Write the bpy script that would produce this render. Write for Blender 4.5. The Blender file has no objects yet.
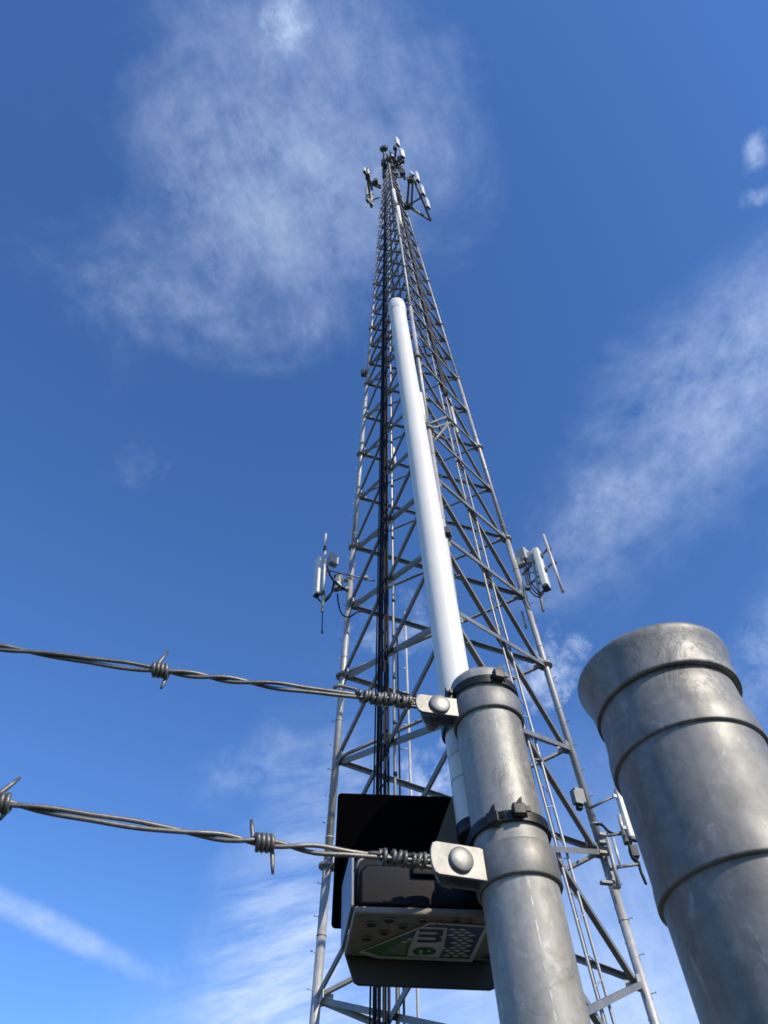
import bpy, bmesh, math, random
from mathutils import Vector, Matrix
random.seed(7)
SC = bpy.context.scene
COL = SC.collection
PI = math.pi
V = Vector

# ------------------------------------------------------------------ camera
EYE = 1.75
F = 758.9
R_ = V((0.99913469, 0.03274123, -0.02564906))
U_ = V((0.04159161, -0.78652626, 0.61615468))
F_ = V((0.0, 0.6166883, 0.78720743))
C0 = V((0, 0, EYE))
cd = bpy.data.cameras.new('camera')
cam = bpy.data.objects.new('camera', cd)
COL.objects.link(cam)
cd.sensor_fit = 'VERTICAL'
cd.sensor_height = 36.0
cd.lens = F / 1024 * 36.0
cd.clip_start = 0.02
cd.clip_end = 20000
cd.dof.use_dof = True; cd.dof.focus_distance = 1.3; cd.dof.aperture_fstop = 19.0
m = Matrix.Identity(4)
for i in range(3):
    m[i][0] = R_[i]; m[i][1] = U_[i]; m[i][2] = -F_[i]; m[i][3] = C0[i]
cam.matrix_world = m
SC.camera = cam

def ray(px, py):
    return (R_ * (px - 384) + U_ * (512 - py) + F_ * F) / F
def at(px, py, d):                       # depth along the optical axis (m)
    return C0 + ray(px, py) * d
def atz(px, py, z):                      # height above the eye (m)
    r = ray(px, py); return C0 + r * (z / r.z)
def aty(px, py, y):                      # horizontal distance ahead (m)
    r = ray(px, py); return C0 + r * (y / r.y)

# ------------------------------------------------------------------ tags
def tag(o, label=None, cat=None, group=None, kind=None):
    if label: o['label'] = label
    if cat: o['category'] = cat
    if group: o['group'] = group
    if kind: o['kind'] = kind
    return o
def thing(name, label, cat, loc=(0, 0, 0), group=None):
    o = bpy.data.objects.new(name, None); COL.objects.link(o)
    o.location = loc; o.empty_display_size = 0.1
    return tag(o, label, cat, group)

# ------------------------------------------------------------------ mesh builder (world coordinates)
class MB:
    def __init__(s):
        s.bm = bmesh.new()
    def face(s, pts):
        vs = [s.bm.verts.new(p) for p in pts]
        return s.bm.faces.new(vs)
    def prism(s, poly, ext):
        n = len(poly); ext = V(ext)
        a = [s.bm.verts.new(p) for p in poly]
        b = [s.bm.verts.new(V(p) + ext) for p in poly]
        s.bm.faces.new(a); s.bm.faces.new(list(reversed(b)))
        for i in range(n):
            j = (i + 1) % n
            s.bm.faces.new((a[i], b[i], b[j], a[j]))
    def box(s, c, sx, sy, sz, ax=None, ay=None, az=None):
        ax = V(ax or (1, 0, 0)); ay = V(ay or (0, 1, 0)); az = V(az or (0, 0, 1)); c = V(c)
        p = [c + ax * (i * sx / 2) + ay * (j * sy / 2) - az * (sz / 2) for i, j in ((-1, -1), (1, -1), (1, 1), (-1, 1))]
        s.prism(p, az * sz)
    def tube(s, pts, r, n=10, caps=True):
        pts = [V(p) for p in pts]
        rs = r if isinstance(r, (list, tuple)) else [r] * len(pts)
        rings = []; nrm = None
        for i, p in enumerate(pts):
            if i == 0: t = pts[1] - pts[0]
            elif i == len(pts) - 1: t = pts[-1] - pts[-2]
            else: t = (pts[i + 1] - pts[i]).normalized() + (pts[i] - pts[i - 1]).normalized()
            t = t.normalized()
            if nrm is None:
                nrm = t.cross(V((0.13, 0.31, 0.94)))
                if nrm.length < 1e-3: nrm = t.cross(V((1, 0, 0)))
            nrm = (nrm - t * nrm.dot(t)).normalized()
            b = t.cross(nrm)
            rings.append([s.bm.verts.new(p + (nrm * math.cos(2 * PI * k / n) + b * math.sin(2 * PI * k / n)) * rs[i]) for k in range(n)])
        for a, b in zip(rings, rings[1:]):
            for k in range(n):
                f = s.bm.faces.new((a[k], a[(k + 1) % n], b[(k + 1) % n], b[k])); f.smooth = True
        if caps:
            s.bm.faces.new(list(reversed(rings[0]))); s.bm.faces.new(rings[-1])
    def lathe(s, o, ax, prof, n=96, jitter=None):
        """prof: list of (radius, along) ; smooth"""
        o = V(o); ax = V(ax).normalized()
        e1 = ax.cross(V((0, 1, 0))).normalized(); e2 = ax.cross(e1)
        rings = []
        for j, (r, h) in enumerate(prof):
            rg = []
            for k in range(n):
                a = 2 * PI * k / n
                rr = r + (jitter(a, h) if jitter and r > 1e-4 else 0)
                rg.append(s.bm.verts.new(o + ax * h + (e1 * math.cos(a) + e2 * math.sin(a)) * max(rr, 1e-5)))
            rings.append(rg)
        for a, b in zip(rings, rings[1:]):
            for k in range(n):
                f = s.bm.faces.new((a[k], a[(k + 1) % n], b[(k + 1) % n], b[k])); f.smooth = True
    def angle(s, a, b, w, t, out):
        """steel angle from a to b; `out` is the face normal"""
        a = V(a); b = V(b); d = (b - a).normalized()
        n = (V(out) - d * d.dot(V(out))).normalized(); e = d.cross(n)
        prof = [(0, 0), (w, 0), (w, -t), (t, -t), (t, -w), (0, -w)]
        s.prism([a + e * (p[0] - w / 2) + n * p[1] for p in prof], b - a)
    def build(s, name, mat, parent=None, bevel=0, seg=2, smooth=None, parent_loc=None):
        bmesh.ops.recalc_face_normals(s.bm, faces=s.bm.faces[:])
        me = bpy.data.meshes.new(name)
        o = bpy.data.objects.new(name, me)
        COL.objects.link(o)
        org = V((0, 0, 0))
        if parent is not None:
            par = parent
            while par is not None:
                org = org + par.location; par = par.parent
            o.parent = parent
        else:
            vs = [v.co for v in s.bm.verts]
            org = V((sum(v.x for v in vs) / len(vs), sum(v.y for v in vs) / len(vs), min(v.z for v in vs)))
            o.location = org
        bmesh.ops.translate(s.bm, verts=s.bm.verts[:], vec=-org)
        s.bm.to_mesh(me); s.bm.free()
        me.materials.append(mat)
        if bevel:
            bv = o.modifiers.new('bevel', 'BEVEL'); bv.width = bevel; bv.segments = seg; bv.limit_method = 'ANGLE'; bv.angle_limit = math.radians(35)
            for p in me.polygons: p.use_smooth = True
            wn = o.modifiers.new('wn', 'WEIGHTED_NORMAL'); wn.keep_sharp = True
        return o

# ------------------------------------------------------------------ materials
def mat(name):
    mm = bpy.data.materials.new(name); mm.use_nodes = True
    nt = mm.node_tree; b = nt.nodes['Principled BSDF']
    return mm, nt, b
def N(nt, t, **kw):
    n = nt.nodes.new(t)
    for k, v in kw.items():
        if hasattr(n, k): setattr(n, k, v)
        else: n.inputs[k].default_value = v
    return n
def ramp(nt, src, stops):
    r = nt.nodes.new('ShaderNodeValToRGB')
    e = r.color_ramp.elements
    while len(e) > 1: e.remove(e[-1])
    e[0].position, c = stops[0]; e[0].color = c if len(c) == 4 else (*c, 1)
    for p, c in stops[1:]:
        x = e.new(p); x.color = c if len(c) == 4 else (*c, 1)
    nt.links.new(src, r.inputs[0])
    return r.outputs[0]
def g(v): return (v, v, v)
def noise(nt, scale, detail=4, rough=.55, dist=0, vec=None, stretch=None):
    n = N(nt, 'ShaderNodeTexNoise', Scale=scale, Detail=detail, Roughness=rough, Distortion=dist)
    if vec is None:
        tc = nt.nodes.new('ShaderNodeTexCoord'); vec = tc.outputs['Object']
    if stretch:
        mp = nt.nodes.new('ShaderNodeMapping'); mp.inputs['Scale'].default_value = stretch
        nt.links.new(vec, mp.inputs[0]); vec = mp.outputs[0]
    nt.links.new(vec, n.inputs['Vector'])
    return n.outputs[0]
def mixc(nt, fac, a, b, mode='MIX'):
    x = N(nt, 'ShaderNodeMix', data_type='RGBA', blend_type=mode)
    for k, v in ((0, fac), (6, a), (7, b)):
        if isinstance(v, bpy.types.NodeSocket): nt.links.new(v, x.inputs[k])
        else: x.inputs[k].default_value = v if k == 0 else (*v, 1)
    return x.outputs[2]
def bump(nt, b, h, strength, dist):
    n = N(nt, 'ShaderNodeBump', Strength=strength, Distance=dist)
    nt.links.new(h, n.inputs['Height']); nt.links.new(n.outputs[0], b.inputs['Normal'])

def galv(name, lo, hi, metallic, r0, r1, sc=1.0, scratch=True, tint=(1, .975, .895)):
    mm, nt, b = mat(name)
    n1 = noise(nt, 22 * sc, 6, .6, .3)
    n2 = noise(nt, 140 * sc, 3, .6)
    n3 = noise(nt, 9 * sc, 4, .6, 1.2, stretch=(1, 1, .25))
    vor = N(nt, 'ShaderNodeTexVoronoi', Scale=190 * sc); tc = nt.nodes.new('ShaderNodeTexCoord'); nt.links.new(tc.outputs['Object'], vor.inputs['Vector'])
    c1 = ramp(nt, n1, [(.3, tuple(lo * t for t in tint)), (.7, tuple(hi * t for t in tint))])
    c2 = mixc(nt, .22, c1, ramp(nt, n2, [(.3, g(lo * .7)), (.7, g(hi * 1.1))]))
    c3 = mixc(nt, .26, c2, ramp(nt, vor.outputs['Color'], [(0, g(lo * .75)), (1, g(hi * 1.15))]))
    st = ramp(nt, n3, [(.42, g(0)), (.62, g(1))])
    c4 = mixc(nt, .5, c3, st, 'MULTIPLY')
    x = N(nt, 'ShaderNodeMix', data_type='RGBA'); x.inputs[0].default_value = .55
    nt.links.new(c4, x.inputs[6]); nt.links.new(c3, x.inputs[7])
    colour = x.outputs[2]
    if scratch:
        drip = noise(nt, 70 * sc, 5, .6, .4, stretch=(1, 1, .06))
        colour = mixc(nt, .75, colour, ramp(nt, drip, [(.3, g(.8)), (.5, g(1)), (.72, g(1.18))]), 'MULTIPLY')
        scuff = noise(nt, 48 * sc, 6, .7, 1.6, stretch=(1, 1, .55))
        colour = mixc(nt, ramp(nt, scuff, [(.57, g(0)), (.66, g(.42))]), colour, g(hi * 1.35))
        dirt = noise(nt, 26 * sc, 7, .72, .8)
        colour = mixc(nt, ramp(nt, dirt, [(.57, g(0)), (.72, g(.5))]), colour, (lo * .42, lo * .40, lo * .34))
    if scratch:
        w = noise(nt, 34 * sc, 5, .7, 2.5, stretch=(1, .6, .35))
        thin = ramp(nt, w, [(.484, g(0)), (.494, g(1)), (.506, g(1)), (.516, g(0))])
        msk = ramp(nt, noise(nt, 12 * sc, 2, .5), [(.53, g(0)), (.60, g(1))])
        k = N(nt, 'ShaderNodeMath', operation='MULTIPLY'); nt.links.new(thin, k.inputs[0]); nt.links.new(msk, k.inputs[1])
        k2 = N(nt, 'ShaderNodeMath', operation='MULTIPLY'); nt.links.new(k.outputs[0], k2.inputs[0]); k2.inputs[1].default_value = .55
        colour = mixc(nt, k2.outputs[0], colour, g(lo * .35))
    nt.links.new(colour, b.inputs['Base Color'])
    b.inputs['Metallic'].default_value = metallic
    rr = N(nt, 'ShaderNodeMapRange'); rr.inputs['To Min'].default_value = r0; rr.inputs['To Max'].default_value = r1
    rr.inputs['From Min'].default_value = .3; rr.inputs['From Max'].default_value = .7
    nt.links.new(n1, rr.inputs[0]); nt.links.new(rr.outputs[0], b.inputs['Roughness'])
    ad = N(nt, 'ShaderNodeMath', operation='MULTIPLY_ADD'); nt.links.new(n2, ad.inputs[0]); ad.inputs[1].default_value = .3; nt.links.new(n1, ad.inputs[2])
    bump(nt, b, ad.outputs[0], .35, .0012 / sc)
    return mm
def plain(name, col, rough=.5, metallic=0, var=.15, sc=30, bmp=.0, spec=None):
    mm, nt, b = mat(name)
    n1 = noise(nt, sc, 5, .6)
    c = ramp(nt, n1, [(.25, tuple(x * (1 - var) for x in col)), (.75, tuple(x * (1 + var) for x in col))])
    nt.links.new(c, b.inputs['Base Color'])
    b.inputs['Roughness'].default_value = rough; b.inputs['Metallic'].default_value = metallic
    if spec is not None: b.inputs['Specular IOR Level'].default_value = spec
    if bmp: bump(nt, b, n1, .4, bmp)
    return mm

M_post = galv('galvanised_post', .29, .39, .42, .54, .70)
M_gate = galv('galvanised_gate_post', .16, .30, .46, .50, .70, .7)
M_band = galv('galvanised_band', .22, .31, .55, .48, .62, 1.4, scratch=False)
M_bolt = galv('galvanised_bolt', .28, .38, .6, .42, .56, 2, scratch=False)
M_seamz = galv('bright_weld_zinc', .36, .48, .5, .4, .55, 2, scratch=False)
M_wire = galv('aged_wire', .12, .27, .6, .38, .55, 3, scratch=False, tint=(1, .93, .82))
M_leg = galv('tower_leg_steel', .36, .5, .35, .45, .6, .05, scratch=False, tint=(1, .985, .95))
M_brace = galv('tower_brace_steel', .2, .3, .3, .5, .65, .05, scratch=False, tint=(1, .97, .9))
M_pipe = galv('pale_pipe_steel', .5, .65, .3, .4, .55, .1, scratch=False)
M_cable = plain('black_cable', (.006, .006, .008), .6, spec=.25)
M_white = plain('white_radome', (.72, .705, .655), .42, var=.07, sc=16)
M_panel = plain('antenna_panel', (.66, .66, .63), .45, var=.06, sc=3)
M_radio = plain('radio_grey', (.38, .38, .37), .5, var=.1, sc=3)
M_boxg = plain('box_grey', (.2, .2, .19), .55, .2, var=.2, sc=4)
M_dark = plain('dark_bracket', (.07, .07, .07), .55, .3, var=.2, sc=5)
M_tie = plain('black_nylon', (.005, .005, .006), .5, var=.2, sc=150)
M_black = plain('black_plate', (.0025, .0025, .003), .9, var=.2, sc=40, spec=.0)
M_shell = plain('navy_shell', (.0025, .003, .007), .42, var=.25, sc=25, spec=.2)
M_side = plain('skylit_blue_side', (.13, .16, .22), .4, var=.1, sc=30)
M_under = plain('taupe_underside', (.22, .19, .16), .6, var=.22, sc=60, bmp=.0006)
M_hole = plain('dark_recess', (.02, .019, .019), .7)
M_lip = plain('olive_black_lip', (.028, .025, .02), .6, var=.25, sc=40)
M_sunlit = plain('sunlit_olive_brown', (.10, .086, .062), .65, var=.3, sc=30)
M_paper = plain('sticker_white', (.58, .58, .54), .4, var=.05, sc=60)
M_navy = plain('sticker_navy', (.03, .04, .16), .4)
M_label = plain('sticker_letter', (.015, .022, .10), .4)

def sticker_print_mat(o1, o2):
    mm, nt, b = mat('sticker_print')
    tc = nt.nodes.new('ShaderNodeTexCoord')
    dv = (o2 - o1)
    vm = N(nt, 'ShaderNodeVectorMath', operation='DOT_PRODUCT'); nt.links.new(tc.outputs['Object'], vm.inputs[0]); vm.inputs[1].default_value = dv / dv.length_squared
    ad = N(nt, 'ShaderNodeMath', operation='SUBTRACT'); nt.links.new(vm.outputs['Value'], ad.inputs[0]); ad.inputs[1].default_value = o1.dot(dv) / dv.length_squared
    c = ramp(nt, ad.outputs[0], [(.2, (.06, .19, .045)), (.75, (.026, .04, .16))])
    nt.links.new(c, b.inputs['Base Color']); b.inputs['Roughness'].default_value = .4
    return mm

# ------------------------------------------------------------------ world: sky, clouds and sun
AX_P = (R_ * -42 + U_ * 562 + F_ * F).normalized()           # axis of the fence posts (a hair off plumb)
SUN_AZ_RIGHT = 43.0       # degrees to the right of straight behind the camera
SUN_EL = 34.0
saz = math.radians(SUN_AZ_RIGHT)
S_dir = V((math.sin(saz) * math.cos(math.radians(SUN_EL)), -math.cos(saz) * math.cos(math.radians(SUN_EL)), math.sin(math.radians(SUN_EL))))
W = bpy.data.worlds.new('World'); SC.world = W; W.use_nodes = True
nt = W.node_tree
bg = nt.nodes['Background']; bg.inputs['Strength'].default_value = .125
sky = nt.nodes.new('ShaderNodeTexSky'); sky.sky_type = 'NISHITA'; sky.sun_disc = False
sky.sun_elevation = math.radians(SUN_EL)
sky.sun_rotation = math.atan2(S_dir.x, S_dir.y)
sky.altitude = 300; sky.air_density = 1.0; sky.dust_density = .35; sky.ozone_density = 2.2
tc = nt.nodes.new('ShaderNodeTexCoord'); DIR = tc.outputs['Generated']
def mth(op, a, b=None, clamp=False, c=None):
    n = N(nt, 'ShaderNodeMath', operation=op); n.use_clamp = clamp
    for i, x in enumerate((a, b, c)):
        if x is None: continue
        if isinstance(x, bpy.types.NodeSocket): nt.links.new(x, n.inputs[i])
        else: n.inputs[i].default_value = x
    return n.outputs[0]
def dot(vec):
    n = N(nt, 'ShaderNodeVectorMath', operation='DOT_PRODUCT'); nt.links.new(DIR, n.inputs[0]); n.inputs[1].default_value = vec
    return n.outputs['Value']
def wnoise(scale, detail, rough, dist, basis=None, st=(1, 1, 1)):
    n = N(nt, 'ShaderNodeTexNoise', Scale=scale, Detail=detail, Roughness=rough, Distortion=dist)
    if basis:
        cb = nt.nodes.new('ShaderNodeCombineXYZ')
        for i in range(3):
            nt.links.new(mth('MULTIPLY', dot(basis[i]), st[i]), cb.inputs[i])
        nt.links.new(cb.outputs[0], n.inputs['Vector'])
    else: nt.links.new(DIR, n.inputs['Vector'])
    return n.outputs[0]
def basis_of(p0, p1):
    c = ray(*p0).normalized(); t = ray(*p1).normalized(); t = (t - c * c.dot(t)).normalized()
    return c, t, c.cross(t)
n_edge = wnoise(5.5, 5, .6, .4)
n_w0 = wnoise(7, 10, .66, .3); n_w1 = wnoise(34, 10, .7, .2)
bw = basis_of((260, 170), (190, 10))
n_w2 = wnoise(13, 10, .7, .35, (bw[0], bw[1], bw[2]), (.8, .55, 1.7))
n_wisp = mth('ADD', mth('MULTIPLY', mth('ADD', mth('MULTIPLY', n_w0, .5), mth('MULTIPLY', n_w2, .5)), .74), mth('MULTIPLY', n_w1, .26))
n_fine = wnoise(26, 10, .70, .15)
def blob(p0, p1, a, b, strength, tex, edge=1.3, lo=.38, hi=.72, soft=.9, et=None):
    """a soft elliptical bank of cloud centred on direction p0, long axis towards p1; a, b in radians"""
    c, t, s = basis_of(p0, p1)
    dc = mth('MAXIMUM', dot(c), .05)
    u = mth('DIVIDE', mth('DIVIDE', dot(t), dc), a)
    v = mth('DIVIDE', mth('DIVIDE', dot(s), dc), b)
    q = mth('SQRT', mth('ADD', mth('MULTIPLY', u, u), mth('MULTIPLY', v, v)))
    e = mth('MULTIPLY', mth('SUBTRACT', et or n_edge, .5), edge * 2)
    m_ = mth('DIVIDE', mth('ADD', mth('SUBTRACT', 1.0, q), e), soft, True)
    front = mth('GREATER_THAN', dot(c), .3)
    m_ = mth('MULTIPLY', mth('MULTIPLY', m_, mth('MULTIPLY', m_, mth('SUBTRACT', 3.0, mth('MULTIPLY', m_, 2.0)))), front)
    tx = mth('DIVIDE', mth('SUBTRACT', tex, lo), hi - lo, True)
    return mth('MULTIPLY', mth('MULTIPLY', m_, tx), strength)
def px(v): return v / 800.0
bs = basis_of((260, 930), (150, 960))
n_str = wnoise(11, 9, .66, .15, (bs[0], bs[1], bs[2]), (.6, .7, 3.8))
bd = basis_of((650, 440), (760, 320))
n_d0 = wnoise(9, 10, .68, .25, (bd[0], bd[1], bd[2]), (1, .75, 1.6))
n_diag = mth('ADD', mth('MULTIPLY', n_d0, .62), mth('MULTIPLY', n_w1, .38))
n_puff = wnoise(30, 6, .62, .3)
dens = [
    blob((275, 130), (290, 0), px(320), px(215), .52, n_wisp, lo=.34, hi=.72, edge=.9, soft=1.1),
    blob((330, 190), (310, 60), px(190), px(150), .20, n_fine, lo=.30, hi=.78, edge=.7, soft=1.0),
    blob((170, 90), (220, 20), px(120), px(70), .18, n_wisp, lo=.3, hi=.75, edge=1.0, soft=1.1),
    blob((288, 22), (292, 0), px(36), px(27), .55, n_fine, lo=.24, hi=.66, edge=.8, soft=.9, et=n_puff),
    blob((225, 325), (280, 350), px(150), px(65), .20, n_fine, lo=.34, hi=.75, edge=1.0),
    blob((435, 110), (470, 200), px(120), px(60), .18, n_wisp, lo=.3, hi=.75, edge=1.0),
    blob((715, 395), (800, 285), px(320), px(110), .56, n_diag, lo=.32, hi=.72, edge=.7, soft=1.0),
    blob((605, 515), (690, 430), px(150), px(58), .26, n_fine, lo=.34, hi=.76, edge=1.0),
    blob((757, 152), (760, 135), px(22), px(12), .45, n_fine, lo=.26, hi=.66, edge=.9, soft=.9, et=n_puff),
    blob((757, 196), (768, 192), px(19), px(11), .42, n_fine, lo=.26, hi=.66, edge=.9, soft=.9, et=n_puff),
    blob((775, 640), (750, 730), px(130), px(48), .36, n_fine, lo=.32, hi=.7, edge=1.0),
    blob((545, 676), (520, 712), px(60), px(36), .8, n_fine, lo=.32, hi=.66, edge=1.0, soft=.8, et=n_puff),
    blob((470, 765), (520, 725), px(75), px(38), .42, n_fine, lo=.36, hi=.68, edge=1.2, et=n_puff),
    blob((395, 628), (440, 605), px(70), px(36), .40, n_fine, lo=.38, hi=.68, edge=1.2, et=n_puff),
    blob((420, 780), (450, 770), px(65), px(34), .55, n_fine, lo=.38, hi=.68, edge=1.2, et=n_puff),
    blob((285, 960), (340, 720), px(290), px(125), .78, n_str, lo=.30, hi=.72, edge=.6, soft=1.1),
    blob((265, 780), (200, 775), px(110), px(55), .24, n_fine, lo=.36, hi=.74, edge=1.1),
    blob((52, 927), (140, 970), px(135), px(15), .55, n_fine, lo=.18, hi=.70, edge=.5, soft=.8),
    blob((650, 1000), (540, 1000), px(310), px(260), .80, n_wisp, lo=.25, hi=.72, edge=.5, soft=1.2),
    blob((450, 1090), (300, 1090), px(420), px(175), .68, n_str, lo=.15, hi=.75, edge=.4, soft=1.0),
    blob((140, 463), (120, 480), px(40), px(26), .08, n_fine, lo=.36, hi=.7, edge=1.3, et=n_puff),
]
# cloud elsewhere in the sky, so that the metal has something to mirror
elev = dot((0, 0, 1))
tot = dens[0]
for d_ in dens[1:]: tot = mth('ADD', tot, d_)
tot = mth('MINIMUM', tot, .92)
satn = N(nt, 'ShaderNodeHueSaturation', Saturation=1.12, Value=1.0); nt.links.new(sky.outputs[0], satn.inputs['Color'])
gain = N(nt, 'ShaderNodeMix', data_type='RGBA', blend_type='MULTIPLY'); gain.inputs[0].default_value = 1
nt.links.new(satn.outputs[0], gain.inputs[6]); gain.inputs[7].default_value = (.76, .97, 1.30, 1)
mx = N(nt, 'ShaderNodeMix', data_type='RGBA')
nt.links.new(tot, mx.inputs[0]); nt.links.new(gain.outputs[2], mx.inputs[6]); mx.inputs[7].default_value = (4.4, 5.3, 7.0, 1)
nt.links.new(mx.outputs[2], bg.inputs['Color'])

sl = bpy.data.lights.new('sun', 'SUN'); sun = bpy.data.objects.new('sun', sl); COL.objects.link(sun)
sl.energy = 3.5; sl.angle = math.radians(.53); sl.color = (1, .885, .70)
sun.rotation_euler = (-S_dir).to_track_quat('-Z', 'Y').to_euler()
sun.location = (0, 0, 30)
SC.view_settings.view_transform = 'Standard'; SC.view_settings.look = 'None'
SC.view_settings.gamma = 1; SC.view_settings.use_curve_mapping = False
SC.view_settings.exposure = 0.4

# ------------------------------------------------------------------ ground
gm, gnt, gb = mat('ground_gravel')
gn = noise(gnt, .35, 8, .7); gn2 = noise(gnt, 30, 5, .7)
c = ramp(gnt, gn, [(.35, (.035, .05, .022)), (.6, (.08, .075, .045))])
c = mixc(gnt, .35, c, ramp(gnt, gn2, [(.3, g(.02)), (.7, g(.1))]))
gnt.links.new(c, gb.inputs['Base Color']); gb.inputs['Roughness'].default_value = .95
bump(gnt, gb, gn2, .6, .03)
b_ = MB(); S = 6000
b_.face([(-S, -S, 0), (S, -S, 0), (S, S, 0), (-S, S, 0)])
o = b_.build('ground', gm); tag(o, 'gravel and grass ground at the foot of the tower', 'ground', kind='structure')

# ------------------------------------------------------------------ lattice tower
TX, TY, YAW, R0, KT, Z0, SEC = 1.681, 17.22, -1.587, 4.716, .05992, 9.889, 6.096
TZ1 = Z0 + 10 * SEC            # top, above the eye
def legp(k, z, dr=0):
    r = R0 - KT * z + dr; a = YAW + k * 2 * PI / 3
    return V((TX + r * math.cos(a), TY + r * math.sin(a), z + EYE))
def facep(k0, k1, t, z, inset=0):
    a = legp(k0, z); b = legp(k1, z); p = a.lerp(b, t)
    c = V((TX, TY, z + EYE)); n = (c - (a + b) / 2); n.z = 0
    return p + n.normalized() * inset
tower = thing('lattice_tower', 'tall three-legged galvanised lattice tower rising to the antennas at top centre', 'tower', (TX, TY, 0))
def legr(z): return .115 if z < Z0 else (.106 if z < Z0 + SEC * 2 else (.09 if z < Z0 + 4 * SEC else (.066 if z < Z0 + 7 * SEC else .052)))
joints = []                     # (z, is_flange)
bays = []
for i in range(-2, 10):
    z0 = Z0 + i * SEC
    nb = 2 if i < 4 else (3 if i < 8 else 4)
    for j in range(nb):
        joints.append((z0 + SEC * j / nb, j == 0)); bays.append((z0 + SEC * j / nb, z0 + SEC * (j + 1) / nb))
joints.append((TZ1, True))
legs = []
for k in range(3):
    mb = MB()
    edges = [-EYE, Z0, Z0 + 2 * SEC, Z0 + 4 * SEC, Z0 + 7 * SEC, TZ1 + .3]
    for a, b in zip(edges, edges[1:]):
        mb.tube([legp(k, a), legp(k, b)], legr((a + b) / 2), 16)
    for i in range(-1, 10):     # dark seam rings on each section
        for q in (.12, .72):
            z = Z0 + (i + q) * SEC
            mb.tube([legp(k, z), legp(k, z + .035)], legr(z) + .012, 16)
    lg = mb.build('leg', M_leg, tower); legs.append(lg)
    ctr = V((TX, TY, 0))
    for z, fl in joints:
        if z < -EYE + .2: continue
        mb = MB(); p = legp(k, z); r = legr(z)
        t1 = (legp((k + 1) % 3, z) - p).normalized(); t2 = (legp((k + 2) % 3, z) - p).normalized()
        s_ = 1.0 if z < 35 else .6
        for t in (t1, t2):
            n = t.cross(V((0, 0, 1)))
            q = p + t * r * .8
            w = .30 * s_; h = .34 * s_
            mb.prism([q - V((0, 0, h / 2)) - n * .011, q + t * w - V((0, 0, h / 4)) - n * .011, q + t * w + V((0, 0, h / 4)) - n * .011, q + V((0, 0, h / 2)) - n * .011], n * .018)
        if fl:
            for dz in (-.035, .005):
                mb.tube([p + V((0, 0, dz)), p + V((0, 0, dz + .03))], r * 2.15, 20)
            for q in range(8):
                a = q * PI / 4; e = p + V((math.cos(a), math.sin(a), 0)) * r * 1.6
                mb.tube([e - V((0, 0, .08)), e + V((0, 0, .08))], .016, 6)
        mb.build('flange' if fl else 'gusset_plate', M_leg, lg)
    # step bolts
    rest = MB(); cnt = 0; z = 5.0; s_ = 1
    out = (legp(k, 0) - V((TX, TY, EYE))).normalized(); tng = out.cross(V((0, 0, 1)))
    while z < TZ1:
        p = legp(k, z); r = legr(z)
        dd = (out * .35 + tng * s_).normalized()
        mb = MB() if cnt < 33 else rest
        mb.tube([p + dd * r * .9, p + dd * (r + .13)], .011, 6)
        mb.tube([p + dd * (r + .12), p + dd * (r + .145)], .021, 6)
        if cnt < 33: mb.build('step_bolt', M_leg, lg)
        cnt += 1; s_ = -s_; z += .40
    o = rest.build('step_bolt', M_leg, lg); o['kind'] = 'stuff'
rest = MB(); cnt = 0
for (za, zb) in bays:
    if za < -EYE - .6: za = -EYE + .1
    w = .125 if za < 22 else (.10 if za < 40 else .082)
    for k in range(3):
        k2 = (k + 1) % 3
        a0, a1, b0, b1 = legp(k, za), legp(k, zb), legp(k2, za), legp(k2, zb)
        out = ((a0 + b0) / 2 - V((TX, TY, a0.z))).normalized()
        for (p, q, off) in ((a0, b1, .03), (b0, a1, -.085)):
            single = za > 3.7 and cnt < 96
            mb = MB() if single else rest
            d = (q - p).normalized()
            mb.angle(p + d * .09 + out * off, q - d * .09 + out * off, w, .010, out)
            if single: mb.build('brace', M_brace, tower); cnt += 1
o = rest.build('brace', M_brace, tower); o['kind'] = 'stuff'

# ------------------------------------------------------------------ cable runs on the tower
def wob(k0, k1, t, z0, z1, inset, n=60, amp=.01):
    return [facep(k0, k1, t + random.uniform(-amp, amp) / 3, z0 + (z1 - z0) * i / n, inset) for i in range(n + 1)]
cb = thing('coax_cable_run', 'thick black coaxial cable bundle climbing the left face of the lattice tower', 'cables', facep(2, 0, .38, -EYE, .2))
for i in range(8):
    mb = MB(); mb.tube(wob(2, 0, .404 + .0108 * i + (.012 if i > 3 else 0), -EYE + .4, 64 - i * 1.2, -.10 + .07 * (i % 2), amp=.004), [.022, .036, .029, .034][i % 4], 8); mb.build('cable', M_cable, cb)
hang = MB()
for i in range(90):
    z = 1 + i * .72
    if z > 60: break
    hang.box(facep(2, 0, .45, z, -.04), .62 * (1 - z / 90), .03, .045, ax=(facep(2, 0, 1, z) - facep(2, 0, 0, z)).normalized(), ay=V((0, 0, 1)).cross((facep(2, 0, 1, z) - facep(2, 0, 0, z)).normalized()))
o = hang.build('cable_hanger', M_dark, cb); o['kind'] = 'stuff'
cl = thing('climbing_pipe', 'pale thin vertical pipe just right of the thick black cable bundle', 'pipe', facep(2, 0, .49, -EYE, .15))
mb = MB(); mb.tube([facep(2, 0, .49, -EYE, .15), facep(2, 0, .52, 62, .15)], .038, 10); mb.build('pipe', M_pipe, cl)
mb = MB()
for i in range(40):
    z = 1.5 + i * 1.5; p = facep(2, 0, .49 + .03 * z / 62, z, .15)
    mb.tube([p, p + V((0, 0, .09))], .052, 10)
o = mb.build('clip', M_dark, cl); o['kind'] = 'stuff'
mb = MB(); mb.tube(wob(2, 0, .46, 0, 56, .3, 50, .012), .022, 6)
tag(mb.build('lone_cable', M_cable), 'single slim black cable strung between the cable bundle and the pale pipe', 'cable')

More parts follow.
